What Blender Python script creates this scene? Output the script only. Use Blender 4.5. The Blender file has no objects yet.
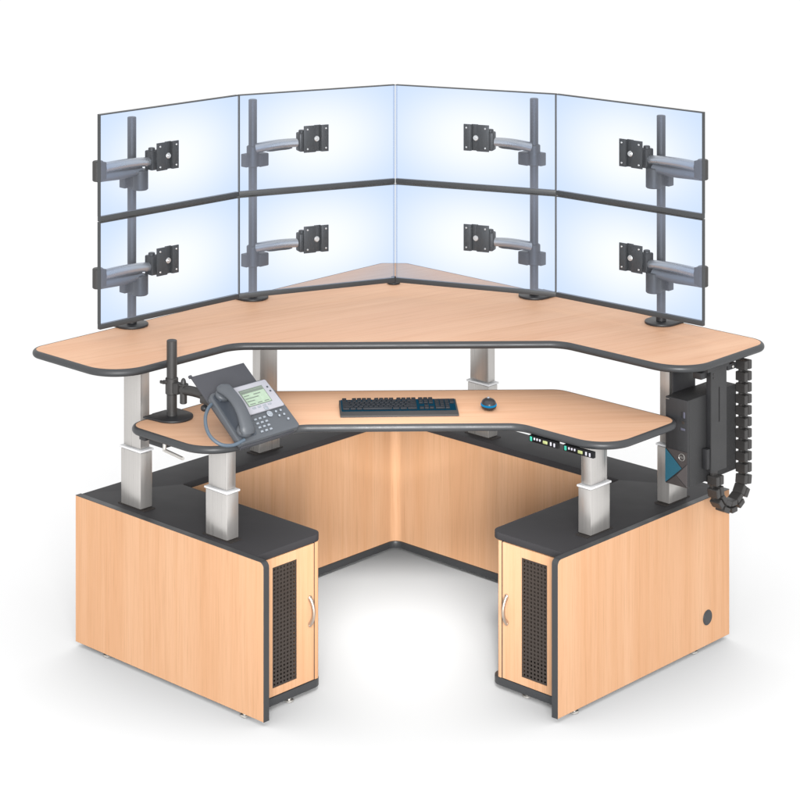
import bpy, bmesh, math, random
from mathutils import Vector, Matrix

# ------------------------------------------------------------------ units
# plan coordinates are in cabinet heights (1 = 0.53 m); u runs to the back right, v to the back left
S, ZF = 0.53, 0.03
R2 = math.sqrt(0.5)
sc = bpy.context.scene
col = sc.collection
random.seed(4)

def UV(u, v, z=0.0):
    return Vector(((u - v) * R2, (u + v) * R2, z))
def uv_of(X, Y):
    return ((X + Y) * R2, (Y - X) * R2)
DU, DV, DZ = Vector((R2, R2, 0)), Vector((-R2, R2, 0)), Vector((0, 0, 1))
EX, EY = Vector((1, 0, 0)), Vector((0, 1, 0))

# ------------------------------------------------------------------ materials
def mat(name):
    m = bpy.data.materials.new(name); m.use_nodes = True
    nt = m.node_tree; nt.nodes.clear()
    out = nt.nodes.new('ShaderNodeOutputMaterial')
    return m, nt, out
def pbr(name, color, rough=0.5, metal=0.0, spec=0.5, var=0.06, vscale=14.0, bump=0.0, bscale=400.0, stretch=None, rvar=0.08, coat=0.0):
    """Principled surface with a little procedural unevenness in colour, gloss and relief."""
    m, nt, out = mat(name); N, L = nt.nodes.new, nt.links.new
    b = N('ShaderNodeBsdfPrincipled'); L(b.outputs[0], out.inputs[0])
    b.inputs['Metallic'].default_value = metal
    b.inputs['Specular IOR Level'].default_value = spec
    b.inputs['Coat Weight'].default_value = coat
    tc = N('ShaderNodeTexCoord'); mp = N('ShaderNodeMapping'); L(tc.outputs['Object'], mp.inputs['Vector'])
    if stretch: mp.inputs['Scale'].default_value = stretch
    n = N('ShaderNodeTexNoise'); n.inputs['Scale'].default_value = vscale; n.inputs['Detail'].default_value = 6
    L(mp.outputs[0], n.inputs['Vector'])
    mx = N('ShaderNodeMix'); mx.data_type = 'RGBA'
    mx.inputs['A'].default_value = [c * (1 - var) for c in color] + [1]
    mx.inputs['B'].default_value = [min(1, c * (1 + var)) for c in color] + [1]
    L(n.outputs['Fac'], mx.inputs['Factor']); L(mx.outputs['Result'], b.inputs['Base Color'])
    mr = N('ShaderNodeMapRange'); L(n.outputs['Fac'], mr.inputs['Value'])
    mr.inputs['From Min'].default_value = .3; mr.inputs['From Max'].default_value = .7
    mr.inputs['To Min'].default_value = max(.02, rough - rvar); mr.inputs['To Max'].default_value = min(1, rough + rvar)
    L(mr.outputs[0], b.inputs['Roughness'])
    if bump:
        n2 = N('ShaderNodeTexNoise'); n2.inputs['Scale'].default_value = bscale; n2.inputs['Detail'].default_value = 3
        L(mp.outputs[0], n2.inputs['Vector'])
        bp = N('ShaderNodeBump'); bp.inputs['Strength'].default_value = bump; bp.inputs['Distance'].default_value = .0006
        L(n2.outputs['Fac'], bp.inputs['Height']); L(bp.outputs[0], b.inputs['Normal'])
    return m
def wood(name, grain, lo, hi, streak, rot=0.0):
    """Beech laminate: fine streaks stretched along one axis ('x' or 'z')."""
    m, nt, out = mat(name); N, L = nt.nodes.new, nt.links.new
    b = N('ShaderNodeBsdfPrincipled'); L(b.outputs[0], out.inputs[0])
    b.inputs['Roughness'].default_value = .52; b.inputs['Specular IOR Level'].default_value = .32
    tc = N('ShaderNodeTexCoord')
    pre = N('ShaderNodeMapping'); pre.vector_type = 'TEXTURE'; pre.inputs['Rotation'].default_value = (0, 0, rot)
    L(tc.outputs['Object'], pre.inputs['Vector'])
    def noise(sc3, scale, det, rough=.55, dist=0.0):
        mp = N('ShaderNodeMapping'); mp.inputs['Scale'].default_value = sc3; L(pre.outputs[0], mp.inputs['Vector'])
        n = N('ShaderNodeTexNoise'); n.inputs['Scale'].default_value = scale; n.inputs['Detail'].default_value = det
        n.inputs['Roughness'].default_value = rough; n.inputs['Distortion'].default_value = dist
        L(mp.outputs[0], n.inputs['Vector']); return n.outputs['Fac']
    a = (.035, 1, 1) if grain == 'x' else (1, 1, .03)
    f = (.02, 1, 1) if grain == 'x' else (1, 1, .02)
    broad = noise(a, 9, 3, .5, .25); mid = noise(a, 42, 5, .6); fine = noise(f, 230, 4, .65)
    rp = N('ShaderNodeValToRGB'); L(broad, rp.inputs[0])
    rp.color_ramp.elements[0].position = .34; rp.color_ramp.elements[0].color = (*lo, 1)
    rp.color_ramp.elements[1].position = .66; rp.color_ramp.elements[1].color = (*hi, 1)
    def over(prev, fac, p0, p1, colr, amt):
        mr = N('ShaderNodeMapRange'); mr.inputs['From Min'].default_value = p0; mr.inputs['From Max'].default_value = p1
        mr.inputs['To Max'].default_value = amt; L(fac, mr.inputs['Value'])
        mx = N('ShaderNodeMix'); mx.data_type = 'RGBA'; L(mr.outputs[0], mx.inputs['Factor']); L(prev, mx.inputs['A'])
        mx.inputs['B'].default_value = (*colr, 1); return mx.outputs['Result']
    c = over(rp.outputs[0], mid, .48, .72, streak, .55)
    c = over(c, fine, .50, .78, [x * .80 for x in streak], .6)
    L(c, b.inputs['Base Color'])
    bp = N('ShaderNodeBump'); bp.inputs['Strength'].default_value = .06; bp.inputs['Distance'].default_value = .0005
    L(fine, bp.inputs['Height']); L(bp.outputs[0], b.inputs['Normal'])
    return m
def glow(name, color, strength):
    m, nt, out = mat(name)
    e = nt.nodes.new('ShaderNodeEmission'); e.inputs[0].default_value = (*color, 1); e.inputs[1].default_value = strength
    nt.links.new(e.outputs[0], out.inputs[0]); return m
def pane_mat(name, hw, hh):
    """Lit see-through display: clear in the middle, deeper blue towards the rim."""
    m, nt, out = mat(name); N, L = nt.nodes.new, nt.links.new
    tc = N('ShaderNodeTexCoord'); mp = N('ShaderNodeMapping'); L(tc.outputs['Object'], mp.inputs['Vector'])
    mp.inputs['Scale'].default_value = (1 / (hw * S), 0, 1 / (hh * S)); mp.inputs['Location'].default_value = (0, 0, -1)
    ln = N('ShaderNodeVectorMath'); ln.operation = 'LENGTH'; L(mp.outputs[0], ln.inputs[0])
    mr = N('ShaderNodeMapRange'); mr.interpolation_type = 'SMOOTHSTEP'; L(ln.outputs['Value'], mr.inputs['Value'])
    mr.inputs['From Min'].default_value = .12; mr.inputs['From Max'].default_value = 1.45
    def ramp(c0, c1):
        mx = N('ShaderNodeMix'); mx.data_type = 'RGBA'; L(mr.outputs[0], mx.inputs['Factor'])
        mx.inputs['A'].default_value = (*c0, 1); mx.inputs['B'].default_value = (*c1, 1); return mx.outputs['Result']
    t = N('ShaderNodeBsdfTransparent'); L(ramp((.93, .96, 1), (.44, .565, .745)), t.inputs[0])
    e = N('ShaderNodeEmission'); L(ramp((0.012, .014, .016), (.20, .205, .235)), e.inputs[0]); e.inputs[1].default_value = 1
    ad = N('ShaderNodeAddShader'); L(t.outputs[0], ad.inputs[0]); L(e.outputs[0], ad.inputs[1]); L(ad.outputs[0], out.inputs[0])
    return m
def clear_mat(name, c=(1, 1, 1)):
    m, nt, out = mat(name); t = nt.nodes.new('ShaderNodeBsdfTransparent'); t.inputs[0].default_value = (*c, 1)
    nt.links.new(t.outputs[0], out.inputs[0]); return m

BL, BH, BS = (.705, .392, .217), (.755, .450, .268), (.645, .332, .165)
TL_, THi, TS = (.765, .442, .272), (.815, .50, .320), (.70, .375, .212)
M = dict(
    panel=wood('beech_panel', 'z', BL, BH, BS),
    top_u=wood('beech_worktop_diagonal', 'x', TL_, THi, TS, math.radians(32)),
    top_x=wood('beech_worktop_straight', 'x', TL_, THi, TS, math.radians(3)),
    slab=pbr('charcoal_laminate', (.039, .038, .041), .62, spec=.3, var=.02, rvar=.02),
    band=pbr('charcoal_edge_band', (.042, .044, .047), .42, spec=.5, bump=.1),
    steel=pbr('brushed_steel', (.55, .53, .51), .34, .70, var=.13, vscale=170, stretch=(1, 1, .012), bump=.14, bscale=300),
    silver=pbr('silver_aluminium', (.44, .44, .445), .28, .75, var=.02, rvar=.02),
    collar=pbr('white_plastic', (.86, .86, .87), .4),
    pole=pbr('dark_grey_steel', (.048, .046, .045), .45, .2, var=.08, vscale=30),
    black=pbr('black_plastic', (.022, .022, .024), .45, bump=.15),
    tray=pbr('slate_powder_coat', (.060, .061, .071), .6, bump=.25, bscale=1500),
    grille=pbr('perforated_sheet', (.050, .039, .033), .5, .2),
    hollow=pbr('void_shade', (.025, .02, .018), .8), lit_inside=pbr('lit_inside_sheet', (.036, .027, .022), .7),  # first tone stands in for shade in hollows, second for a lit inside
    nickel=pbr('satin_nickel', (.50, .42, .35), .36, .8),
    bezel=pbr('monitor_bezel', (.042, .045, .048), .4),
    rim=clear_mat('clear_acrylic_rim', (.80, .84, .90)),
    phone=pbr('blue_grey_phone', (.088, .096, .108), .42, bump=.2, bscale=1500),
    phone_dark=pbr('phone_shade_and_buttons', (.055, .064, .080), .5),  # painted shade of the handset recess; also cups and line buttons
    phone_silver=pbr('phone_silver_face', (.39, .39, .43), .4),
    phone_key=pbr('phone_key_grey', (.30, .33, .37), .35),
    lcd=pbr('lcd_green', (.36, .46, .35), .25, var=.12, vscale=60),
    lcd_ink=pbr('lcd_ink', (.16, .19, .16), .4),
    pc=pbr('computer_case', (.030, .030, .031), .55, bump=.5, bscale=1300, var=.14, vscale=160),
    pc_front=pbr('computer_front', (.027, .027, .029), .45, stretch=(1, 1, .05), vscale=140, var=.2),
    teal=pbr('teal_mesh', (.020, .105, .155), .45, var=.35, vscale=420, bump=.5, bscale=700),
    facet=pbr('grey_facet', (.085, .075, .075), .5), facet2=pbr('dark_facet', (.055, .047, .046), .5),
    logo=pbr('logo_metal', (.45, .44, .42), .3, .5),
    port=pbr('port_blue_grey', (.12, .12, .16), .35), tower=pbr('strap_coat', (.036, .036, .037), .55), chain=pbr('cable_chain_plastic', (.036, .034, .033), .38, var=.2),
    kb=pbr('keyboard_body', (.047, .045, .044), .55, bump=.3, bscale=1200),
    key=pbr('keyboard_key', (.010, .013, .018), .55, spec=.35),
    kb_glow=glow('keyboard_blue_light', (.02, .15, .27), .35),
    mouse=pbr('mouse_shell', (.030, .030, .034), .35), mouse_glow=glow('mouse_blue_light', (.015, .30, .62), .9),
    gloss=pbr('deep_black_plastic', (.006, .006, .007), .4, spec=.25), white_btn=pbr('white_button', (.55, .54, .60), .4), green_btn=pbr('green_button', (.04, .42, .30), .4),
    lcd_yellow=pbr('yellow_green_display', (.42, .46, .20), .3),
    cord=pbr('phone_cord', (.10, .135, .175), .45), zinc=pbr('zinc', (.62, .60, .57), .35, .8),
    floor=pbr('white_studio_floor', (.97, .97, .97), .8, spec=.05, var=.004, vscale=3),
    clear=clear_mat('clear_acrylic'))

# ------------------------------------------------------------------ builders
OFF = {}
def thing(name, label, cat, base=(0, 0, 0), group=None, local=False, rot=None):
    o = bpy.data.objects.new(name, None); col.objects.link(o); o.empty_display_size = .05
    b = Vector(base)
    o.location = S * (b + Vector((0, 0, ZF)))
    if rot is not None: o.rotation_euler = rot
    OFF[o.name] = Vector((0, 0, 0)) if local else b
    tag(o, label, cat, group); return o
def tag(o, label=None, cat=None, group=None):
    if label: o['label'] = label
    if cat: o['category'] = cat
    if group: o['group'] = group
def root_of(o):
    while o.parent: o = o.parent
    return o

class B:
    """Collects shapes in plan units and links them as ONE mesh object."""
    def __init__(s): s.bm = bmesh.new()
    def box(s, c, ax, ay, az, h, bev=0.0, seg=2):
        c = Vector(c); n0 = len(s.bm.verts)
        P = [c + ax * (h[0] * i) + ay * (h[1] * j) + az * (h[2] * k) for i in (-1, 1) for j in (-1, 1) for k in (-1, 1)]
        v = [s.bm.verts.new(p) for p in P]
        fs = [s.bm.faces.new([v[i] for i in f]) for f in ((0, 1, 3, 2), (4, 6, 7, 5), (0, 4, 5, 1), (2, 3, 7, 6), (0, 2, 6, 4), (1, 5, 7, 3))]
        bmesh.ops.recalc_face_normals(s.bm, faces=fs)
        if bev: bmesh.ops.bevel(s.bm, geom=list({e for f in fs for e in f.edges}), offset=bev, segments=seg, affect='EDGES', profile=.5, clamp_overlap=True)
        return s
    def ubox(s, u0, u1, v0, v1, z0, z1, bev=0.0, seg=2):
        return s.box(UV((u0 + u1) / 2, (v0 + v1) / 2, (z0 + z1) / 2), DU, DV, DZ, (abs(u1 - u0) / 2, abs(v1 - v0) / 2, abs(z1 - z0) / 2), bev, seg)
    def prism(s, pts, vec, bev=0.0, seg=2):
        a = [s.bm.verts.new(p) for p in pts]; b = [s.bm.verts.new(Vector(p) + vec) for p in pts]; n = len(a)
        fs = [s.bm.faces.new(a[::-1]), s.bm.faces.new(b)] + [s.bm.faces.new((a[i], a[(i + 1) % n], b[(i + 1) % n], b[i])) for i in range(n)]
        bmesh.ops.recalc_face_normals(s.bm, faces=fs)
        if bev:
            es = list(fs[0].edges) + list(fs[1].edges)
            bmesh.ops.bevel(s.bm, geom=es, offset=bev, segments=seg, affect='EDGES', profile=.5, clamp_overlap=True)
        return s
    def tube(s, pts, r, seg=14, cap=True, sx=1.0, up=None):
        pts = [Vector(p) for p in pts]; rings = []
        rr = r if isinstance(r, (list, tuple)) else [r] * len(pts)
        t0 = (pts[1] - pts[0]).normalized()
        nrm = Vector(up) if up is not None else (DZ if abs(t0.z) < .9 else EX)
        for i, p in enumerate(pts):
            t = ((pts[min(i + 1, len(pts) - 1)] - pts[max(i - 1, 0)])).normalized()
            nrm = (nrm - t * nrm.dot(t)).normalized(); bi = t.cross(nrm)
            rings.append([s.bm.verts.new(p + nrm * (rr[i] * math.cos(2 * math.pi * k / seg)) + bi * (rr[i] * sx * math.sin(2 * math.pi * k / seg))) for k in range(seg)])
        fs = []
        for a, b in zip(rings, rings[1:]):
            fs += [s.bm.faces.new((a[k], a[(k + 1) % seg], b[(k + 1) % seg], b[k])) for k in range(seg)]
        if cap: fs += [s.bm.faces.new(rings[0][::-1]), s.bm.faces.new(rings[-1])]
        bmesh.ops.recalc_face_normals(s.bm, faces=fs); return s
    def cyl(s, p0, p1, r, seg=24, bev=0.0):
        p0, p1 = Vector(p0), Vector(p1)
        if bev:
            d = (p1 - p0).normalized()
            return s.tube([p0, p0 + d * 1e-5, p0 + d * bev, p1 - d * bev, p1 - d * 1e-5, p1], [r - bev, r - bev, r, r, r - bev, r - bev], seg)
        return s.tube([p0, p1], r, seg)
    def dome(s, c, rx, ry, rz, z0=0.0, z1=1.0, seg=24, rings=8, ex=2.0):
        """Part of an ellipsoid between two fractions of its height."""
        c = Vector(c); R = []
        for i in range(rings + 1):
            f = z0 + (z1 - z0) * i / rings; w = max(0.0, 1 - abs(f) ** ex) ** (1 / ex)
            R.append([s.bm.verts.new(c + Vector((rx * max(w, .002) * math.cos(2 * math.pi * k / seg), ry * max(w, .002) * math.sin(2 * math.pi * k / seg), rz * f))) for k in range(seg)])
        fs = []
        for a, b in zip(R, R[1:]):
            fs += [s.bm.faces.new((a[k], a[(k + 1) % seg], b[(k + 1) % seg], b[k])) for k in range(seg)]
        fs += [s.bm.faces.new(R[0][::-1]), s.bm.faces.new(R[-1])]
        bmesh.ops.recalc_face_normals(s.bm, faces=fs); return s
    def build(s, name, m, parent=None, label=None, smooth=True, ang=35):
        off = OFF[root_of(parent).name] if parent else Vector((0, 0, -ZF))
        for v in s.bm.verts: v.co = (v.co - off) * S
        me = bpy.data.meshes.new(name); s.bm.to_mesh(me); s.bm.free()
        for mm in (m if isinstance(m, list) else [m]): me.materials.append(mm)
        if smooth:
            me.polygons.foreach_set('use_smooth', [True] * len(me.polygons)); me.set_sharp_from_angle(angle=math.radians(ang))
        o = bpy.data.objects.new(name, me); col.objects.link(o)
        if parent: o.parent = parent
        if label: o['label'] = label
        return o

def fillet(P, n=10):
    """Polygon [(x, y, radius)] -> outline with rounded corners."""
    out = []; N = len(P)
    for i in range(N):
        p = Vector(P[i][:2]); r = P[i][2]
        a = (Vector(P[i - 1][:2]) - p); b = (Vector(P[(i + 1) % N][:2]) - p)
        if r <= 0: out.append(p); continue
        la, lb = a.length, b.length; a.normalize(); b.normalize()
        ang = a.angle(b); t = min(r / math.tan(ang / 2), .48 * la, .48 * lb); rr = t * math.tan(ang / 2)
        c = p + (a + b).normalized() * (rr / math.sin(ang / 2))
        s0, s1 = p + a * t - c, p + b * t - c
        a0 = math.atan2(s0.y, s0.x); d = (math.atan2(s1.y, s1.x) - a0 + math.pi) % (2 * math.pi) - math.pi
        out += [c + Vector((math.cos(a0 + d * k / n), math.sin(a0 + d * k / n))) * rr for k in range(n + 1)]
    return out
def normals(P):
    N = len(P); area = sum(P[i].x * P[(i + 1) % N].y - P[(i + 1) % N].x * P[i].y for i in range(N)); sg = 1 if area > 0 else -1
    out = []
    for i in range(N):
        e0 = (P[i] - P[i - 1]).normalized(); e1 = (P[(i + 1) % N] - P[i]).normalized()
        n = Vector((e0.y + e1.y, -e0.x - e1.x)) * sg; n.normalize()
        k = max(.5, n.dot(Vector((e0.y, -e0.x)) * sg)); out.append(n / k)
    return out
def edge_band(P, ztop, th, bulge, n=10):
    """Half-round T-moulding swept round an outline."""
    nr = normals(P); b = B(); rings = []
    for k in range(n + 1):
        a = math.pi / 2 - math.pi * k / n
        off, z = bulge * math.cos(a), ztop - th / 2 + (th / 2) * math.sin(a)
        rings.append([b.bm.verts.new((p.x + q.x * off, p.y + q.y * off, z)) for p, q in zip(P, nr)])
    N = len(P); fs = []
    for r0, r1 in zip(rings, rings[1:]):
        fs += [b.bm.faces.new((r0[i], r0[(i + 1) % N], r1[(i + 1) % N], r1[i])) for i in range(N)]
    bmesh.ops.recalc_face_normals(b.bm, faces=fs)
    return b
def uvp(P): # polygon in (u, v, r) to (X, Y, r)
    return [(*UV(u, v)[:2], r) for u, v, r in P]
def text_mesh(txt, size, name):
    cu = bpy.data.curves.new(name, 'FONT'); cu.body = txt; cu.size = size; cu.extrude = size * .03; cu.align_x = 'CENTER'; cu.align_y = 'CENTER'
    t = bpy.data.objects.new(name, cu); col.objects.link(t)
    me = bpy.data.meshes.new_from_object(t.evaluated_get(bpy.context.evaluated_depsgraph_get()))
    bpy.data.objects.remove(t); return me

# ------------------------------------------------------------------ floor
b = B(); b.box((0, -3.2, -ZF - .1), EX, EY, DZ, (14, 7.8, .1), .02)
fl = b.build('floor', M['floor'], None, ang=60); fl['kind'] = 'structure'

# ------------------------------------------------------------------ the workstation
desk = thing('corner_workstation', 'beech and charcoal corner workstation with two raised worktops and open cabinets', 'workstation', (0, .6, -ZF))
VI, VO, UI, UO = 1.25, 1.60, 1.275, 1.635   # inner and outer lines of the back runs
base_poly = [(-1.525, -.135, .01), (-.905, -.135, .075), (-.905, VI, .02), (UI, VI, .07), (UI, -.895, .02), (-.12, -.895, .075), (-.12, -1.525, .01), (UO, -1.525, 0), (UO, VO, 0), (-1.525, VO, 0)]
bp2 = fillet(uvp(base_poly))
def flat_poly(P, z0, z1, bev=.004):
    return B().prism([Vector((p.x, p.y, z0)) for p in P], Vector((0, 0, z1 - z0)), bev)
flat_poly(bp2, .953, 1.0).build('cabinet_top', M['slab'], desk)
flat_poly(bp2, .004, .056).build('plinth', M['band'], desk)
# inner back walls with a rounded corner
ins = .006
wall_poly = [(-.90, VI + ins, 0), (UI + ins, VI + ins, .07), (UI + ins, -.88, 0), (UI + .045, -.88, 0), (UI + .045, VI + .045, 0), (-.90, VI + .045, 0)]
flat_poly(fillet(uvp(wall_poly)), .057, .952, 0).build('inner_wall', M['panel'], desk)
B().ubox(-1.525, UO - .04, VO - .04, VO - .002, .057, .952, .003).build('back_panel', M['panel'], desk)
B().ubox(UO - .04, UO - .002, -1.525, VO - .042, .057, .952, .003).build('back_panel', M['panel'], desk)

def outer_panel(side):
    # side -1: left cabinet (plane u = -1.57); +1: right cabinet (plane v = -1.57)
    f = (lambda d, s, z: UV(-d, s, z)) if side < 0 else (lambda d, s, z: UV(s, -d, z))
    front, back = (-.262, VO) if side < 0 else (-.250, UO)
    prof = fillet([(back, 0, 0), (front, 0, 0), (front, 1.0, .035), (back, 1.0, 0)], 6)
    th = f(1.525, 0, 0) - f(1.57, 0, 0)
    p = B().prism([f(1.57, q.x, q.y) for q in prof], th, .002, 1).build('outer_panel', M['panel'], desk)
    # dark edging on the front end, over the rounded corner
    path = [Vector((front, 0))] + [q for q in prof if q.y > .9]
    nr = []
    for i, q in enumerate(path):
        t = (path[min(i + 1, len(path) - 1)] - path[max(i - 1, 0)]).normalized(); nr.append(Vector((-t.y, t.x)))
    out = [q + n * .004 for q, n in zip(path, nr)]; out[0].y = 0; out[-1].x = path[-1].x
    inn = [q + n * .0005 for q, n in zip(path, nr)]
    B().prism([f(1.5705, q.x, q.y) for q in inn + out[::-1]], f(1.522, 0, 0) - f(1.5705, 0, 0), .001, 1).build('edge_strip', M['band'], p)
    if side > 0:
        c = f(1.57, 1.370, .19); n = -DV
        B().cyl(c + n * .0005, c + n * .007, .052, 32, .003).build('cable_grommet', M['band'], p)
        B().cyl(c + n * .0065, c + n * .0085, .040, 32, .001).build('grommet_cap', M['band'], p)
    return p
outer_panel(-1); outer_panel(1)

def cabinet(side):
    # s runs across the door from the outer panel inwards, d is depth towards the back
    if side < 0:
        f = lambda s, d, z: UV(s, -.13 + d, z); AS, AD = DU, DV; s_out, s_gap, s_in = -1.522, -.985, -.937; ms0, ms1 = -1.362, -1.143; hs = -1.028
    else:
        f = lambda s, d, z: UV(-.12 + d, s, z); AS, AD = DV, DU; s_out, s_gap, s_in = -1.522, -1.000, -.957; ms0, ms1 = -1.376, -1.163; hs = -1.041
    z0, z1 = .058, .950
    # carcass: post with a rounded corner, side; dark sheet stands in for the shaded inside
    pts = fillet([(s_gap + .008, .0, 0), (s_in, .0, .03), (s_in, 1.30, 0), (s_in - .04, 1.30, 0), (s_in - .04, .05, 0), (s_gap + .008, .05, 0)], 6)
    B().prism([f(p.x, p.y, z0) for p in pts], Vector((0, 0, z1 - z0))).build('cabinet_side', M['panel'], desk)
    B().box(f((s_out + s_gap) / 2, .16, (z0 + z1) / 2), AS, AD, DZ, ((s_gap - s_out) / 2 - .005, .004, (z1 - z0) / 2 - .004)).build('inside_shade_sheet', M['hollow'], desk)
    B().box(f(s_gap + .002, .016, (z0 + z1) / 2), AS, AD, DZ, (.005, .012, (z1 - z0) / 2)).build('gap_shade_strip', M['black'], desk)  # black strip added as the shade in the door gap
    # door with an opening for the grille
    zb, zt, th = .112, .885, .028
    d = B(); x0, x1 = s_out + .004, s_gap - .004
    def pc(a0, a1, c0, c1): d.box(f((a0 + a1) / 2, th / 2, (c0 + c1) / 2), AS, AD, DZ, ((a1 - a0) / 2, th / 2, (c1 - c0) / 2))
    pc(x0, ms0, z0 + .003, z1 - .003); pc(ms1, x1, z0 + .003, z1 - .003); pc(ms0, ms1, z0 + .003, zb); pc(ms0, ms1, zt, z1 - .003)
    bmesh.ops.remove_doubles(d.bm, verts=d.bm.verts, dist=1e-5)
    d = d.build('cabinet_door', M['panel'], desk)
    # perforated sheet: a grid of cells whose middles are open
    g = B(); nc, nrw = 7, 30; cw, ch = (ms1 - ms0 - .012) / nc, (zt - zb - .012) / nrw
    xs = [ms0]; zs = [zb]
    for i in range(nc): a = ms0 + .006 + i * cw; xs += [a + cw * .24, a + cw * .76]
    for i in range(nrw): a = zb + .006 + i * ch; zs += [a + ch * .24, a + ch * .76]
    xs.append(ms1); zs.append(zt)
    V = [[g.bm.verts.new(f(x, .004, z)) for z in zs] for x in xs]
    for i in range(len(xs) - 1):
        for j in range(len(zs) - 1):
            if i % 2 == 1 and j % 2 == 1: continue
            g.bm.faces.new((V[i][j], V[i + 1][j], V[i + 1][j + 1], V[i][j + 1]))
    ret = bmesh.ops.extrude_face_region(g.bm, geom=list(g.bm.faces))
    bmesh.ops.translate(g.bm, verts=[v for v in ret['geom'] if isinstance(v, bmesh.types.BMVert)], vec=AD * .006)
    bmesh.ops.recalc_face_normals(g.bm, faces=g.bm.faces)
    g.build('vent_grille', M['grille'], d, smooth=False)
    B().box(f((ms0 + .004 + ms1 - cw * 1.1) / 2, .019, (zb + ch * 5.2 + zt) / 2), AS, AD, DZ, ((ms1 - cw * 1.1 - ms0 - .004) / 2, .002, (zt - zb - ch * 5.2) / 2)).build('lit_inside_sheet', M['lit_inside'], d)  # added sheet; its brown stands in for the lit inside behind the holes
    # bow handle
    hp_ = [f(hs, -.040 * math.sin(math.pi * k / 12) ** .7 if 0 < k < 12 else .004, .428 + .176 * k / 12) for k in range(13)]
    h = B().tube(hp_, [.014] * 2 + [.0115] * 9 + [.014] * 2, 12)
    for zz in (.428, .604): h.cyl(f(hs, .001, zz), f(hs, -.012, zz), .014, 14, .003)
    h.build('handle', M['nickel'], d)
cabinet(-1); cabinet(1)

# levelling feet
for (u, v) in ((-1.535, 1.30), (-1.54, -.06), (-1.19, -.105), (-.05, -1.54), (1.26, -1.535), (-.07, -1.17), (1.40, .2), (.2, 1.40)):
    B().cyl(UV(u, v, -ZF), UV(u, v, -.014), .030, 18, .004).cyl(UV(u, v, -.014), UV(u, v, .006), .014, 12).build('levelling_foot', M['zinc'], desk)

# lifting columns
def column(u, v, along, zc, ztop):
    # along: 'u' or 'v' is the long side; zc: height of the white collar
    AL, AS = (DU, DV) if along == 'u' else (DV, DU); c = UV(u, v)
    B().box(c + DZ * 1.003, AL, AS, DZ, (.136, .049, .003)).build('slot_shade_plate', M['hollow'], desk)  # dark plate stands in for the shaded opening round the column
    lo = B().box(c + DZ * ((1.0 + zc) / 2 + .004), AL, AS, DZ, (.103, .052, (zc - 1.0) / 2 - .004), .006).build('lifting_column', M['steel'], desk)
    B().box(c + DZ * (zc + .010), AL, AS, DZ, (.110, .059, .007), .003).build('column_collar', M['collar'], lo)
    B().box(c + DZ * ((zc + .022 + ztop) / 2), AL, AS, DZ, (.088, .041, (ztop - zc - .022) / 2), .006).build('inner_stage', M['steel'], lo)
    B().box(c + DZ * (ztop - .006), AL, AS, DZ, (.15, .07, .006)).build('mounting_plate', M['black'], lo)
ZU, ZL, TH = 2.05, 1.69, .048
for a in ((-1.415, 1.140, 'v', 1.385, ZU - TH), (1.185, -1.412, 'u', 1.385, ZU - TH), (.022, 1.385, 'u', 1.39, ZU - TH), (1.39, .468, 'v', 1.39, ZU - TH),
          (-1.42, .282, 'v', 1.305, ZL - TH), (.328, -1.408, 'u', 1.305, ZL - TH)): column(*a)

# worktops: wooden plate, dark half-round edging
def worktop(P, z, grain, name):
    o2 = fillet(uvp(P), 14)
    t = B().prism([Vector((p.x, p.y, z - TH)) for p in o2], Vector((0, 0, TH))).build(name, M[grain], desk, smooth=False)
    edge_band(o2, z + .0012, TH + .0024, .025).build('edge_banding', M['band'], t, ang=60)
    return t
def fline(v, Y): return (Y / R2 - v, v)   # point on a left wing front line v = const with given Y
up = [(*fline(.813, -.012), .24), (-1.888, .813, .26), (-1.888, 1.700, .11), (1.605, 1.700, .03), (1.735, 1.560, .03), (1.735, -1.826, .14), (.768, -1.826, .26), (.768, -.012 / R2 - .768, .24)]
upper = worktop(up, ZU, 'top_u', 'upper_worktop')
lw = [(*fline(.020, -.690), .2), (-1.761, .020, .24), (-1.761, .820, .12), (*fline(.820, .076), .14), (.825, .076 / R2 - .825, .14), (.825, -1.734, .12), (.039, -1.734, .24), (.039, -.690 / R2 - .039, .2)]
lower = worktop(lw, ZL, 'top_x', 'lower_worktop')
# small centre foot between the two inner monitors
c = Vector((0.0, 1.660, ZU))
B().cyl(c + DZ * .001, c + DZ * .016, .050, 28, .004).cyl(c + DZ * .015, c + DZ * .055, .018, 16).build('centre_foot', M['black'], upper)

# ------------------------------------------------------------------ height controllers under the lower worktop
def controller(va, vb, label):
    t = thing('height_controller', label, 'control panel', UV(.05, (va + vb) / 2, 1.588), 'height controllers under the lower worktop')
    L_ = abs(vb - va); z0, z1 = 1.600, 1.6415; uf = .012
    B().ubox(uf, uf + .025, vb, va, z0, z1, .003).build('controller_body', M['gloss'], t)
    def put(name, frac, w, h, m, dz=0.0):
        v = va - L_ * frac; zc = (z0 + z1) / 2 + dz; w *= .9; h *= .82
        B().box(UV(uf - .003, v, zc), DV, DU, DZ, (w / 2, .004, h / 2), min(w, h) * .3, 3).build(name, M[m], t)
    put('preset_button', .08, .020, .036, 'green_btn')
    for k in range(3): put('memory_button', .20 + .095 * k, .013, .019, 'white_btn', .004)
    put('display', .575, .042, .025, 'lcd_yellow')
    put('arrow_button', .77, .014, .030, 'white_btn'); put('arrow_button', .89, .014, .030, 'white_btn', -.002)
controller(-1.117, -1.357, 'black strip controller under the front edge, beside the bare gap towards the desk middle')
controller(-1.403, -1.647, 'black strip controller under the front edge, directly against the steel column')

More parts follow.
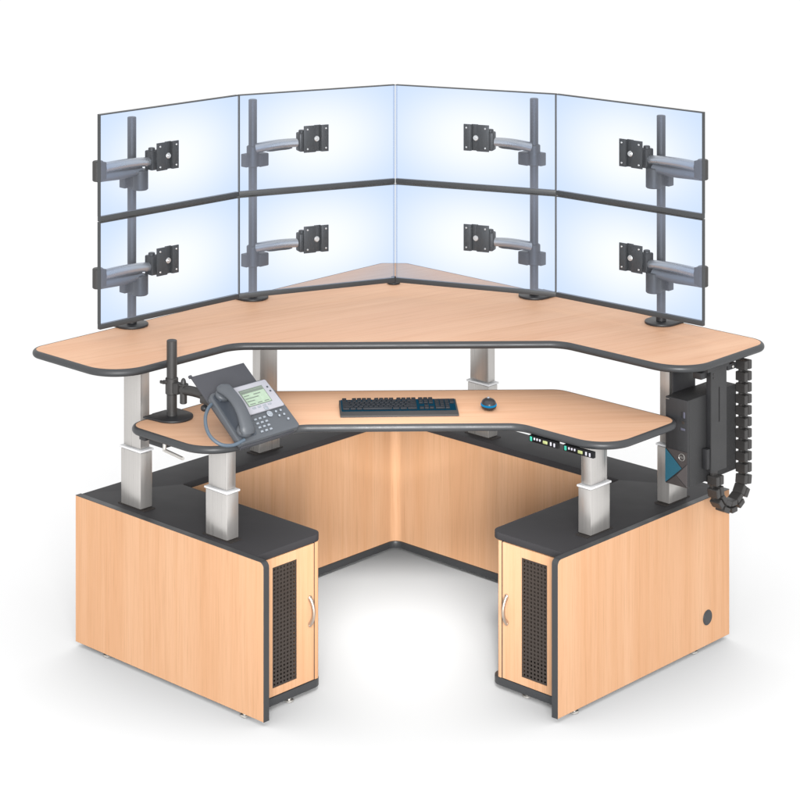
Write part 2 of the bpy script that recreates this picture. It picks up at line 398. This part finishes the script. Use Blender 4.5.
# ------------------------------------------------------------------ monitors
H1 = 1.4772 / 2
m1, m2, m3 = Vector((-2.0704, -.0237)), Vector((-1.1476, .8228)), Vector((0, 1.2966))
def monitor(a, b, z, outer, label, inner=False):
    """a -> b: left and right foot of the front face seen from the room; outer: -1 / 1 is the dark end."""
    w = (b - a).length; d = (b - a) / w; mid = (a + b) / 2
    t = thing('monitor', label, 'monitor', (mid.x, mid.y, z), 'see-through monitors in two rows', True, (0, 0, math.atan2(d.y, d.x)))
    dp, h, hw = .030, H1 - .004, w / 2 - .0015; bz = .034
    f = B()
    f.box((0, dp / 2, bz / 2), EX, EY, DZ, (hw, dp / 2, bz / 2), .002)
    f.box((0, dp / 2, h - .0035), EX, EY, DZ, (hw, dp / 2, .0035))
    f.box((outer * (hw - .003), dp / 2, (bz + h - .007) / 2), EX, EY, DZ, (.003, dp / 2, (h - .007 - bz) / 2))
    f.build('monitor_frame', M['bezel'], t)
    if inner: B().box((-outer * (hw - .0018), dp / 2, (bz + h - .007) / 2), EX, EY, DZ, (.0018, dp / 2, (h - .007 - bz) / 2)).build('clear_rim', M['rim'], t)
    ri = .0040 if inner else .0003
    # pane: tinted front face on a clear slab
    p = B(); xa, xb = (-hw + .0064, hw - ri) if outer < 0 else (-hw + ri, hw - .0064)
    p.box(((xa + xb) / 2, .006, (bz + h - .007) / 2), EX, EY, DZ, ((xb - xa) / 2, .003, (h - .007 - bz) / 2 - .0003))
    for fc in p.bm.faces: fc.material_index = 0 if fc.normal.y < -.5 else 1
    p.build('screen', [PANE, M['clear']], t, smooth=False)
    return t
PANE = pane_mat('lit_screen', .62, H1 / 2)
mir = lambda p: Vector((-p.x, p.y))
for row, z in (('upper', 2.1466 + H1), ('lower', 2.1466)):
    nb = 'the top row' if row == 'upper' else 'the bottom row'
    monitor(m1, m2, z, -1, f'pale blue see-through monitor in {nb}, outermost on the telephone side')
    monitor(m2, m3, z, -1, f'pale blue see-through monitor in {nb}, inner one on the telephone side', True)
    monitor(m3, mir(m2), z, 1, f'pale blue see-through monitor in {nb}, inner one on the computer side', True)
    monitor(mir(m2), mir(m1), z, 1, f'pale blue see-through monitor in {nb}, outermost on the computer side')

# ------------------------------------------------------------------ monitor poles and arms
def mount(pole, folded, flip, edge, label):
    """Designed for the left half in (u, v); flip mirrors it to the right half."""
    Q = (lambda u, v, z: UV(v, u, z)) if flip else UV
    AU, AV = (DV, DU) if flip else (DU, DV)
    pu, pv = pole
    t = thing('monitor_mount', label, 'monitor mount', Q(pu, pv, ZU), 'monitor poles clamped to the back edge')
    B().cyl(Q(pu, pv, ZU + .016), Q(pu, pv, 3.524), .0315, 28, .004).build('pole', M['pole'], t)
    # D-shaped foot with its straight side on the desk edge
    arc = []; r = .116; top = edge + .028 - pv
    for k in range(33):
        a = math.pi + math.pi * k / 32; arc.append(Q(pu + r * math.cos(a), pv + r * math.sin(a), ZU + .0015))
    arc += [Q(pu + r, edge + .03, ZU + .0015), Q(pu - r, edge + .03, ZU + .0015)]
    ft = B().prism(arc, Vector((0, 0, .016)), .003).build('clamp_foot', M['black'], t)
    B().cyl(Q(pu, pv, ZU + .017), Q(pu, pv, ZU + .05), .036, 24, .004).build('foot_collar', M['black'], ft)
    k_ = B().box(Q(pu, edge + .040, ZU - .07), AU, AV, DZ, (.06, .006, .085)).box(Q(pu, edge - .03, ZU - .158), AU, AV, DZ, (.06, .07, .006)).build('clamp_bracket', M['black'], ft)
    for zr in (2.1466 + H1 / 2, 2.1466 + H1 * 1.5):
        A = B()
        # collar on the pole
        A.cyl(Q(pu, pv, zr - .229), Q(pu, pv, zr - (.129 if folded else .074)), .046, 24, .006)
        A.box(Q(pu - .045, pv + .02, zr - .179), AU, AV, DZ, (.03, .03, .048), .006)
        if folded:
            arm = A.build('arm', M['pole'], t)
            bar = (pu - .012, pv - .105)
            B().box(Q(bar[0], (bar[1] + pv) / 2 - .01, zr - .189), AU, AV, DZ, (.034, .05, .042), .008).cyl(Q(*bar, zr - .229), Q(*bar, zr - .086), .056, 24, .007).build('pivot_block', M['pole'], arm)
            el = (pu - (.442 if flip else .408), pv - .120)
            # first link: flat bellied bar to the elbow
            n = 10; pts = [Q(bar[0] + (el[0] - bar[0]) * k / n, bar[1] + (el[1] - bar[1]) * k / n, zr - .090 - .010 * math.sin(math.pi * (k / n)) * (1 - k / n)) for k in range(n + 1)]
            B().tube(pts, [.036 - .004 * abs(2 * k / n - 1) for k in range(n + 1)], 14).build('lower_link', M['silver_dark'], arm)
            B().cyl(Q(*el, zr - .112), Q(*el, zr + .028), .038, 24, .006).box(Q(el[0] + .028, el[1], zr - .042), AU, AV, DZ, (.024, .034, .06), .006).build('elbow', M['pole'], arm)
            st, zs = (el[0] + .05, el[1]), zr - .028
        else:
            arm = A.build('arm', M['pole'], t)
            B().box(Q(pu + .055, pv - .035, zr - .179), AU, AV, DZ, (.045, .035, .048), .008).build('pivot_block', M['pole'], arm)
            st, zs = (pu + .015, pv - .03), zr - .090
        # monitor back plane
        a, bb = (m1, m2) if folded else (m2, m3)
        mid = (a + bb) / 2; dr = (bb - a).normalized(); nb = Vector((-dr.y, dr.x))          # nb points away from the room
        W = lambda x, y, z: ((lambda p: Vector((-p.x if flip else p.x, p.y, z)))(mid + dr * x + nb * y))
        px = -1 if flip else 1; DRv = Vector((dr.x * px, dr.y, 0)); NBv = Vector((nb.x * px, nb.y, 0))
        hd = W(-.085, .115, zr - .025)
        s0 = Q(*st, zs); n = 14; pts = []
        for k in range(n + 1):
            f = k / n; p = s0.lerp(Vector((hd.x, hd.y, zr - .040 if folded else zr - .034)), f); p.z += .009 * math.sin(math.pi * f); pts.append(p)
        B().tube(pts, [.037 - .005 * k / n for k in range(n + 1)], 18).build('upper_link', M['silver'], arm)
        B().tube([p - DZ * (.030 + .0) for p in pts[3:-3]], [.010, .016] + [.018] * (n - 9) + [.016, .010], 10).build('cable_cover', M['pole'], arm)
        hb = B().box(hd - DZ * .004, DRv, NBv, DZ, (.032, .042, .068), .010).cyl(W(-.085, .115, zr - .082), W(-.085, .115, zr + .058), .024, 18, .004)
        hb.box(W(-.03, .085, zr), DRv, NBv, DZ, (.055, .016, .045), .006).build('tilt_head', M['pole'], arm)
        # plate bolted to the back of the screen
        v = B(); y0, y1 = .036, .046
        v.box(W(-.052, (y0 + y1) / 2, zr), DRv, NBv, DZ, (.046, .005, .098), .002)
        v.box(W(.070, (y0 + y1) / 2, zr), DRv, NBv, DZ, (.028, .005, .098), .002)
        v.box(W(.018, y1 + .016, zr), DRv, NBv, DZ, (.0235, .004, .097), .002)
        v.box(W(-.0035, y1 + .008, zr), DRv, NBv, DZ, (.003, .013, .0965))
        v.box(W(.0395, y1 + .008, zr), DRv, NBv, DZ, (.003, .013, .0965))
        pl = v.build('mounting_plate', M['plate'], arm)
        k = B().cyl(W(.004, y1 + .012, zr), W(.004, y0 - .004, zr), .021, 20, .004).cyl(W(.004, y1 - .0, zr), W(.004, y0 - .008, zr), .008, 12, .002).build('centre_bolt', M['zinc'], arm)
        for sx in (-.070, .076):
            for sz in (-.072, .072):
                B().cyl(W(sx, y0 + .001, zr + sz), W(sx, y0 - .004, zr + sz), .0075, 10, .002).build('screw', M['zinc'], arm)
M['silver_dark'] = pbr('dark_aluminium', (.15, .152, .160), .38, .45, var=.02, rvar=.02)
M['plate'] = pbr('anthracite_plate', (.042, .041, .040), .5, .15, var=.06, vscale=40)
mount((-1.010, 1.665), True, False, 1.700, 'grey monitor pole with folded elbow arms, outermost on the telephone side')
mount((.122, 1.620), False, False, 1.700, 'grey monitor pole with straight arms, on the telephone side of the middle')
mount((.144, 1.600), False, True, 1.735, 'grey monitor pole with straight arms, on the computer side of the middle')
mount((-.995, 1.628), True, True, 1.735, 'grey monitor pole with folded elbow arms, outermost on the computer side')

# ------------------------------------------------------------------ phone stand
PU, PV = -1.456, .734
ps = thing('phone_stand', 'black clamp-on pole stand with arm and slate tray at the end of the lower worktop', 'phone stand', UV(PU, PV, ZL))
B().cyl(UV(PU, PV, ZL + .012), UV(PU, PV, 2.203), .0345, 28, .004).build('pole', M['pole'], ps)
arc = [UV(PU + .135 * math.cos(math.pi + math.pi * k / 32), PV - .01 + .135 * math.sin(math.pi + math.pi * k / 32), ZL + .0015) for k in range(33)]
arc += [UV(PU + .135, .851, ZL + .0015), UV(PU - .15, .851, ZL + .0015)]
cf = B().prism(arc, Vector((0, 0, .014)), .003).build('clamp_foot', M['black'], ps)
B().ubox(PU - .06, PU + .06, .852, .864, ZL - .14, ZL + .012).ubox(PU - .06, PU + .06, .70, .850, ZL - .150, ZL - .138).build('clamp_bracket', M['black'], cf)
cb = UV(PU + .01, .739, 0)
ck = UV(-1.665, .600)
B().box(ck + DZ * 1.600, DU, DV, DZ, (.045, .075, .018), .006).cyl(ck + DZ * 1.618, ck + DZ * 1.64, .04, 18).build('clamp_jaw', M['black'], cf)
B().box(UV(-1.735, .690, 1.627), DU, DV, DZ, (.018, .030, .014), .004).build('jaw_stop', M['black'], cf)
B().cyl(UV(-1.712, .515, 1.572), UV(-1.712, .515, 1.630), .012, 12).tube([UV(-1.712, .515, 1.578), UV(-1.725, .40, 1.576), UV(-1.738, .306, 1.574)], .011, 10).build('clamp_lever', M['zinc'], cf)
cl = B().cyl(UV(PU, PV, 1.846), UV(PU, PV, 1.955), .043, 24, .005).box(UV(PU, PV - .05, 1.895), DU, DV, DZ, (.026, .035, .036), .005)
cl.build('collar', M['pole'], ps)
B().tube([UV(PU - .035, PV + .01, 1.93), UV(PU - .058, PV + .02, 1.932)], .014, 12).box(UV(PU - .064, PV + .024, 1.932), DU, DV, DZ, (.008, .018, .010), .004).build('wing_screw', M['pole'], ps)
rp_ = UV(PU, PV - .115)
B().cyl(rp_ + DZ * 1.805, rp_ + DZ * 1.925, .024, 18, .004).cyl(rp_ + DZ * 1.925, rp_ + DZ * 1.935, .034, 18, .003).dome(rp_ + DZ * 1.935, .019, .019, .04, 0, 1, 14, 6).build('pivot_pin', M['pole'], ps)
n = 8; apts = [UV(PU + .0 * k, PV - .10 - .30 * k / n, 1.893 + .012 * math.sin(math.pi * k / n)) for k in range(n + 1)]
B().tube(apts, .034, 14, sx=.72, up=DZ).build('arm', M['pole'], ps)
kp = UV(PU, .412)
B().cyl(kp + DZ * 1.835, kp + DZ * 1.87, .007, 10).dome(kp + DZ * 1.817, .026, .026, .024, -1, 1, 16, 8).build('tilt_knob', M['black'], ps)
# tilted tray frame: x along u, y up the slope, z off the tray
T = math.radians(38); A0, B0 = -1.21, .39
nrm = Vector((0, 0, 0)) + DV * (-math.sin(T)) + DZ * math.cos(T)
dwn = -DV * math.cos(T) - DZ * math.sin(T)
TP = UV(-.089, .442, 2.035) + DU * A0 + dwn * B0
def tp(x, y, z): return TP + DU * x - dwn * y + nrm * z
def tbox(bb, x0, x1, y0, y1, z0, z1, bev=0.0): return bb.box(tp((x0 + x1) / 2, (y0 + y1) / 2, (z0 + z1) / 2), DU, -dwn, nrm, ((x1 - x0) / 2, (y1 - y0) / 2, (z1 - z0) / 2), bev)
tr = tbox(B(), -.25, .222, -.20, .390, -.013, -.001, .004)
tbox(tr, -.25, .222, -.212, -.200, -.013, .016, .003)
tr.box(tp(-.25, .392, -.006), DU, -dwn, nrm, (.012, .010, .008), .003)
tr = tr.build('tray', M['tray'], ps)
B().box(UV(PU, .352, 1.885), DU, DV, DZ, (.045, .06, .026), .006).build('tilt_bracket', M['pole'], ps)

# ------------------------------------------------------------------ telephone (local frame of the tray)
rotm = Matrix((DU, -dwn, nrm)).transposed().to_euler()
ph = thing('desk_phone', 'blue-grey desk telephone with silver display face lying on the tilted tray', 'telephone', TP, None, True, rotm)
bd = B()
bd.prism([Vector((p.x, p.y, .0015)) for p in fillet([(-.272, -.205, .03), (.268, -.205, .03), (.262, .10, .03), (.235, .205, .04), (-.255, .205, .04)], 6)], Vector((0, 0, .046)), .010, 3)
bd.build('phone_body', M['phone'], ph)
B().prism([Vector((p.x, p.y, .048)) for p in fillet([(-.245, -.172, .02), (-.100, -.172, .02), (-.085, .182, .02), (-.240, .182, .02)], 5)], Vector((0, 0, .003)), .001, 1).build('cradle_shade_plate', M['phone_dark'], ph)  # raised plate; its darker tone stands in for the recess shade
B().box((-.165, .150, .058), EX, EY, DZ, (.055, .030, .012), .008).build('cradle_cup', M['phone_dark'], ph)
B().box((-.180, -.140, .058), EX, EY, DZ, (.055, .026, .012), .008).build('cradle_cup', M['phone_dark'], ph)
sf = B(); sf.prism([Vector((p.x, p.y, .0475)) for p in fillet([(-.067, -.032, .012), (.245, -.032, .012), (.232, .190, .014), (-.070, .190, .014)], 5)], Vector((0, 0, .014)), .005, 2)
sf = sf.build('display_face', M['phone_silver'], ph)
B().box((.066, .088, .0620), EX, EY, DZ, (.104, .066, .0012)).build('screen_bezel', M['lcd_ink'], sf)
B().box((.066, .084, .0636), EX, EY, DZ, (.098, .058, .0008)).build('lcd_screen', M['lcd'], sf)
ink = B()
for k, (x0, x1, y) in enumerate(((-.025, .02, .104), (.06, .12, .104), (-.025, .09, .082), (-.025, .04, .060), (-.02, .03, .036), (.05, .09, .036), (.11, .15, .036))):
    ink.box(((x0 + x1) / 2, y, .0648), EX, EY, DZ, ((x1 - x0) / 2, .0032, .0004))
ink.box((.066, .131, .0648), EX, EY, DZ, (.096, .009, .0004)); ink.build('screen_lines', M['lcd_ink'], sf)
B().box((.205, .130, .0628), EX, EY, DZ, (.007, .006, .0015), .002).build('line_button', M['phone_dark'], sf)
B().box((.208, .096, .0628), EX, EY, DZ, (.007, .006, .0015), .002).build('line_button', M['phone_dark'], sf)
for k in range(4): B().box((-.005 + .046 * k, .006, .0628), EX, EY, DZ, (.014, .006, .002), .002).build('soft_key', M['phone_key'], sf)
def copies(src, spots):
    for p in spots:
        o = src.copy(); col.objects.link(o); o.parent = src.parent; o.location = Vector(p) * S
k0 = B().box((0, 0, .052), EX, EY, DZ, (.0105, .0070, .005), .003).build('number_key', M['phone_key'], ph)
spots = [(-.045 + .040 * i - .004 * j, -.070 - .0315 * j, 0) for j in range(4) for i in range(3)]
k0.location = Vector(spots[0]) * S; copies(k0, spots[1:])
k1 = B().cyl((0, 0, .048), (0, 0, .058), .0085, 16, .003).build('function_key', M['phone_key'], ph)
spots = [(.150, -.055, 0), (.192, -.055, 0), (.155, -.090, 0), (.198, -.090, 0), (.205, -.130, 0)]
k1.location = Vector(spots[0]) * S; copies(k1, spots[1:])
B().cyl((.092, -.058, .048), (.092, -.058, .056), .023, 28, .003).cyl((.092, -.058, .056), (.092, -.058, .060), .013, 20, .002).build('navigation_key', M['phone_key'], ph)
B().box((.084, -.018, .063), EX, EY, DZ, (.016, .012, .003), .003).build('message_key', M['phone_key'], ph)
# handset: bowed bar with two heads
n = 18; hp_ = []; hr = []
for k in range(n + 1):
    f = k / n; hp_.append(Vector((-.160 - .040 * f, .200 - .37 * f, .080 + .058 * math.sin(math.pi * f) ** .8 if 0 < f < 1 else .080)))
    hr.append(.026 + .012 * (abs(2 * f - 1) ** 3))
hr[0] *= .7; hr[-1] *= .7
hs_ = B().tube(hp_, hr, 18, sx=1.75, up=DZ)
hs_.dome((-.168, .160, .066), .060, .050, .024, -1, 1, 20, 8, 3).dome((-.195, -.130, .066), .060, .050, .024, -1, 1, 20, 8, 3)
hs_.build('handset', M['phone'], ph, ang=60)
cpts = [(-.238, .150, .020), (-.300, .122, .022), (-.366, .066, .022), (-.413, -.012, .022), (-.426, -.090, .024), (-.390, -.158, .028), (-.315, -.188, .036), (-.225, -.182, .050)]
def smooth_path(P, n=8):
    P = [Vector(p) for p in P]; out = []
    for i in range(len(P) - 1):
        a, b_, c_, d_ = P[max(i - 1, 0)], P[i], P[i + 1], P[min(i + 2, len(P) - 1)]
        for k in range(n):
            t = k / n; out.append(.5 * ((2 * b_) + (c_ - a) * t + (2 * a - 5 * b_ + 4 * c_ - d_) * t * t + (3 * b_ - a - 3 * c_ + d_) * t ** 3))
    return out + [P[-1]]
B().tube(smooth_path(cpts), .0115, 12).build('handset_cord', M['cord'], ph)

# ------------------------------------------------------------------ keyboard
kb = thing('keyboard', 'dark full-size keyboard with blue backlight on the lower worktop', 'keyboard', (-.040, -.398, ZL + .0015), None, True, (0, 0, .0215))
kw, kd = .395, .140
bd = B()
prof = [(-kd, 0), (kd, 0), (kd, .034), (-.062, .020), (-kd, .012)]
bd.prism([Vector((-kw, y, z)) for y, z in prof], Vector((2 * kw, 0, 0)), .004, 2)
bd.build('keyboard_base', M['kb'], kb)
slope = math.atan2(.014, .180); ky = Vector((0, math.cos(slope), math.sin(slope))); kz = Vector((0, -math.sin(slope), math.cos(slope)))
KO = Vector((0, -.062, .0205))
B().box(KO + ky * .098 + kz * .0005, EX, ky, kz, (kw - .012, .100, .001)).build('backlight', M['kb_glow'], kb)
lamp = B().box(KO - ky * .004 + kz * .002, EX, ky, kz, (kw - .014, .004, .003)).build('light_bar', M['kb_glow'], kb)
pitch = (2 * kw - .036) / 22.6; rowp = .0322; keymesh = {}
def key(row, x, w):
    h = .86; key_w = w * pitch - pitch * (1 - h)
    sk = round(w, 2)
    if sk not in keymesh:
        o = B().box((0, 0, .009), EX, EY, DZ, (key_w / 2, rowp * .42, .007), .0025).build('key', M['key'], kb); keymesh[sk] = o.data
    else:
        o = bpy.data.objects.new('key', keymesh[sk]); col.objects.link(o); o.parent = kb
    o.location = (KO + EX * (-kw + .018 + (x + w / 2) * pitch) + ky * (.018 + row * rowp)) * S
    o.rotation_euler = (slope, 0, 0)
rows = [
    [(0, 1.5), (1.5, 1.25), (2.75, 1.25), (4, 6), (10, 1.5), (11.5, 1.5), (13, 2)] + [(15.4 + i, 1) for i in range(3)] + [(18.6, 2), (20.6, 1)],
    [(0, 2.25)] + [(2.25 + i, 1) for i in range(10)] + [(12.25, 2.75), (16.4, 1)] + [(18.6 + i, 1) for i in range(3)],
    [(0, 1.75)] + [(1.75 + i, 1) for i in range(11)] + [(12.75, 2.25)] + [(18.6 + i, 1) for i in range(3)],
    [(0, 1.5)] + [(1.5 + i, 1) for i in range(12)] + [(13.5, 1.5)] + [(15.4 + i, 1) for i in range(3)] + [(18.6 + i, 1) for i in range(4)],
    [(i, 1) for i in range(13)] + [(13, 2)] + [(15.4 + i, 1) for i in range(3)] + [(18.6 + i, 1) for i in range(4)],
    [(0, 1)] + [(2 + i + .5 * (i // 4), 1) for i in range(12)] + [(15.4 + i, 1) for i in range(3)]]
for r_, row in enumerate(rows):
    for x, w in row: key(r_, x, w)

# ------------------------------------------------------------------ mouse
mo = thing('computer_mouse', 'small dark mouse with glowing blue band beside the keyboard', 'mouse', (.567, -.371, ZL + .0015), None, True, (0, 0, .02))
B().dome((0, 0, .028), .052, .078, .028, -.97, -.05, 28, 6, 2.6).build('mouse_base', M['black'], mo)
B().dome((0, 0, .030), .0540, .0800, .014, -.1, .78, 28, 4, 3).build('light_band', M['mouse_glow'], mo)
B().dome((0, 0, .038), .0495, .074, .030, .05, 1, 28, 10, 2.3).build('mouse_shell', M['mouse'], mo)
B().cyl((-.008, .030, .058), (.008, .030, .058), .015, 18, .003).build('scroll_wheel', M['phone_key'], mo)

# ------------------------------------------------------------------ computer hung under the upper worktop
pu0, pu1, pv0, pv1, pz0, pz1 = .876, 1.440, -1.760, -1.581, 1.230, 1.808
pc = thing('desktop_computer', 'black slim tower computer hanging in a strap below the upper worktop', 'computer', UV((pu0 + pu1) / 2, (pv0 + pv1) / 2, pz0))
B().ubox(pu0 + .022, pu1, pv0, pv1, pz0, pz1, .003).build('computer_case', M['pc'], pc)
fr = B().ubox(pu0 + .001, pu0 + .021, pv0 - .001, pv1 + .001, pz0 - .001, pz1 + .001, .005).build('front_panel', M['pc_front'], pc)
def fplate(name, pts, m, th=.004, par=None):  # flat piece on the front, pts in (v, z)
    return B().prism([UV(pu0 - .0005, v, z) for v, z in pts], -DU * th, .0008, 1).build(name, m, par or fr)
fplate('teal_triangle', [(-1.5825, 1.462), (-1.714, 1.352), (-1.5825, 1.236)], M['teal'], .005)
fplate('grey_triangle', [(-1.758, 1.386), (-1.758, 1.236), (-1.672, 1.300)], M['facet'], .005)
fplate('dark_triangle', [(-1.586, 1.2325), (-1.668, 1.298), (-1.753, 1.2325)], M['facet2'], .004)
fplate('dark_facet', [(-1.590, 1.4665), (-1.757, 1.4665), (-1.757, 1.392), (-1.718, 1.356)], M['facet2'], .003)
# round emblem with its letters
lc = UV(pu0 - .0045, -1.716, 1.428)
rg = B().tube([lc + DV * (.023 * math.cos(2 * math.pi * k / 32)) + DZ * (.023 * math.sin(2 * math.pi * k / 32)) for k in range(33)], .0021, 8, cap=False).build('emblem_ring', M['logo'], fr)
me = text_mesh('DELL', .0175 * S, 'emblem_letters'); me.materials.append(M['logo'])
em = bpy.data.objects.new('emblem_letters', me); col.objects.link(em); em.parent = fr
em.matrix_local = Matrix.Translation((lc - DU * .001 - OFF[pc.name]) * S) @ Matrix((-DV, DZ, -DU)).transposed().to_4x4()
fplate('usb_slot', [(-1.710, 1.730), (-1.724, 1.730), (-1.724, 1.690), (-1.710, 1.690)], M['black'], .003)
fplate('usb_slot', [(-1.728, 1.730), (-1.742, 1.730), (-1.742, 1.690), (-1.728, 1.690)], M['port'], .003)
fplate('audio_jack', [(-1.716, 1.668), (-1.736, 1.668), (-1.736, 1.650), (-1.716, 1.650)], M['grille'], .003)
fplate('usb_port', [(-1.708, 1.622), (-1.742, 1.622), (-1.742, 1.607), (-1.708, 1.607)], M['port'], .003)
fplate('front_seam', [(-1.5835, 1.796), (-1.612, 1.796), (-1.612, 1.7925), (-1.5835, 1.7925)], M['logo'], .002)

ho = thing('computer_holder', 'dark slotted strap holder carrying the black tower computer', 'computer holder', UV(1.15, -1.68, 1.21))
st = B(); th0, th1 = -1.812, -1.804
s0, s1, sl0, sl1 = 1.072, 1.250, 1.157, 1.172
def sp(a, b_, z0, z1): st.ubox(a, b_, th0, th1, z0, z1)
sp(s0, sl0, 1.295, 1.975); sp(sl1, s1, 1.295, 1.975); sp(sl0, sl1, 1.855, 1.975); sp(sl0, sl1, 1.295, 1.622)
bmesh.ops.remove_doubles(st.bm, verts=st.bm.verts, dist=1e-5)
st.build('strap', M['tower'], ho)
B().ubox(s0 + .012, s0 + .03, th1 + .001, -1.764, 1.300, 1.975, .002).build('strap_flange', M['black'], ho)
B().ubox(1.035, 1.070, -1.806, -1.764, 1.325, 1.460, .004).build('strap_clip', M['black'], ho)
B().ubox(s0 + .05, s1 - .06, -1.764, -1.57, 1.212, 1.226).build('bottom_strap', M['black'], ho)
B().ubox(s0 - .10, s1 - .02, -1.572, -1.560, 1.24, 1.970, .002).build('far_side_plate', M['black'], ho)
B().ubox(s0 - .05, s1 + .02, -1.82, -1.545, 1.976, 2.0015).build('top_plate', M['black'], ho)
B().ubox(1.285, 1.385, -1.80, -1.72, 1.935, 1.975, .004).build('slide_stop', M['black'], ho)
B().ubox(.99, 1.06, -1.79, -1.72, 1.930, 1.975, .004).build('slide_stop', M['black'], ho)
for (u, z) in ((1.10, 1.925), (1.10, 1.950)): B().cyl(UV(u, -1.8125, z), UV(u, -1.818, z), .006, 12, .002).build('rivet', M['pole'], ho)
B().cyl(UV(1.335, -1.8005, 1.955), UV(1.335, -1.81, 1.955), .010, 12, .002).build('screw', M['zinc'], ho)

# ------------------------------------------------------------------ cable chain
ch = thing('cable_chain', 'black segmented cable chain hanging in a loop below the desk end', 'cable chain', UV(1.29, -1.80, .99))
CV, CU1, CU0, CZ = -1.815, 1.448, 1.118, 1.198
R_ = (CU1 - CU0) / 2
def chain_at(s):  # distance along the chain -> (u, z, angle)
    top = 1.985 - CZ
    if s < top: return CU1, 1.985 - s, 0.0
    s -= top
    if s < math.pi * R_:
        a = s / R_; return CU1 - R_ + R_ * math.cos(a), CZ - R_ * math.sin(a), a
    s -= math.pi * R_; return CU0, CZ + s, math.pi
lk = B()
e, hz = .041, .031
lk.box((-.023, 0, 0), EX, EY, DZ, (.0180, e, hz), .006).box((.023, 0, 0), EX, EY, DZ, (.0180, e, hz), .006)
lk.box((0, .012, 0), EX, EY, DZ, (.006, .024, hz * .8)).box((0, .014, -.040), EX, EY, DZ, (.028, .012, .014), .003)
OFF['cable_chain_local'] = Vector()
for v in lk.bm.verts: v.co = v.co * S
me = bpy.data.meshes.new('chain_link'); lk.bm.to_mesh(me); lk.bm.free(); me.materials.append(M['chain'])
total = 1.985 - CZ + math.pi * R_ + .055; s = .034
while s < total:
    u, z, a = chain_at(s)
    o = bpy.data.objects.new('chain_link', me); col.objects.link(o); o.parent = ch
    # local x -> in the loop plane (outwards), local y -> v, local z -> along the chain
    ax = DU * math.cos(a) - DZ * math.sin(a); az = DU * math.sin(a) + DZ * math.cos(a); ay = az.cross(ax)
    o.matrix_local = Matrix.Translation((UV(u, CV, z) - OFF[ch.name]) * S) @ Matrix((ax, ay, az)).transposed().to_4x4()
    s += .0775

# ------------------------------------------------------------------ camera: level lens-shift camera, turned slightly
cx, yh, f, yaw, tx, D, H = 364.0323, -254.7918, 2253.3211, .0224, .2622, 15.4876, 6.1474
ca, sa = math.cos(yaw), math.sin(yaw)
cam = bpy.data.cameras.new('camera'); co = bpy.data.objects.new('camera', cam); col.objects.link(co); sc.camera = co
co.location = S * Vector((-ca * tx - sa * D, sa * tx - ca * D, H + ZF))
co.rotation_euler = (math.pi / 2, 0, -yaw)
cam.sensor_width = 36; cam.lens = f / 800 * 36
cam.shift_x = (400 - cx) / 800; cam.shift_y = -(400 - yh) / 800
cam.clip_start = .1; cam.clip_end = 300

# ------------------------------------------------------------------ light: white studio surround, a soft frontal lamp and two added fill spots
w = bpy.data.worlds.new('World'); sc.world = w; w.use_nodes = True
bg = w.node_tree.nodes['Background']; bg.inputs[0].default_value = (1, 1, 1, 1); bg.inputs[1].default_value = 1.04
def area(name, loc, target, size, power, color=(1, 1, 1)):
    l = bpy.data.lights.new(name, 'AREA'); l.energy = power; l.size = size; l.color = color
    o = bpy.data.objects.new(name, l); col.objects.link(o); o.location = loc
    o.rotation_euler = (Vector(target) - Vector(loc)).to_track_quat('-Z', 'Y').to_euler(); return o
area('softbox', (0, -15.3, 4.0), (0, .2, .6), 6.0, 2850)
sl = bpy.data.lights.new('floor_fill_spot', 'SPOT'); sl.energy = 980; sl.color = (1, .985, .97); sl.spot_size = math.radians(17); sl.spot_blend = .9; sl.shadow_soft_size = .35  # added lamp that brightens the floor between the cabinets
so = bpy.data.objects.new('floor_fill_spot', sl); col.objects.link(so); so.location = (0, -2.95, 2.72)
so.rotation_euler = (Vector((0, .30, 0)) - Vector(so.location)).to_track_quat('-Z', 'Y').to_euler()

wl = bpy.data.lights.new('wall_fill_spot', 'SPOT'); wl.energy = 540; wl.spot_size = math.radians(10.5); wl.spot_blend = .8; wl.shadow_soft_size = .3; wl.color = (1, .93, .85)  # added warm lamp that lifts the inner back walls
wo = bpy.data.objects.new('wall_fill_spot', wl); col.objects.link(wo); wo.location = (0, -5.0, .80)
wo.rotation_euler = (Vector((0, .75, .30)) - Vector(wo.location)).to_track_quat('-Z', 'Y').to_euler()

sc.view_settings.view_transform = 'Standard'; sc.view_settings.look = 'None'
sc.view_settings.exposure = 0; sc.view_settings.gamma = 1
sc.render.engine = 'CYCLES'
sc.cycles.transparent_max_bounces = 24; sc.cycles.max_bounces = 10; sc.cycles.diffuse_bounces = 0
sc.cycles.use_denoising = True
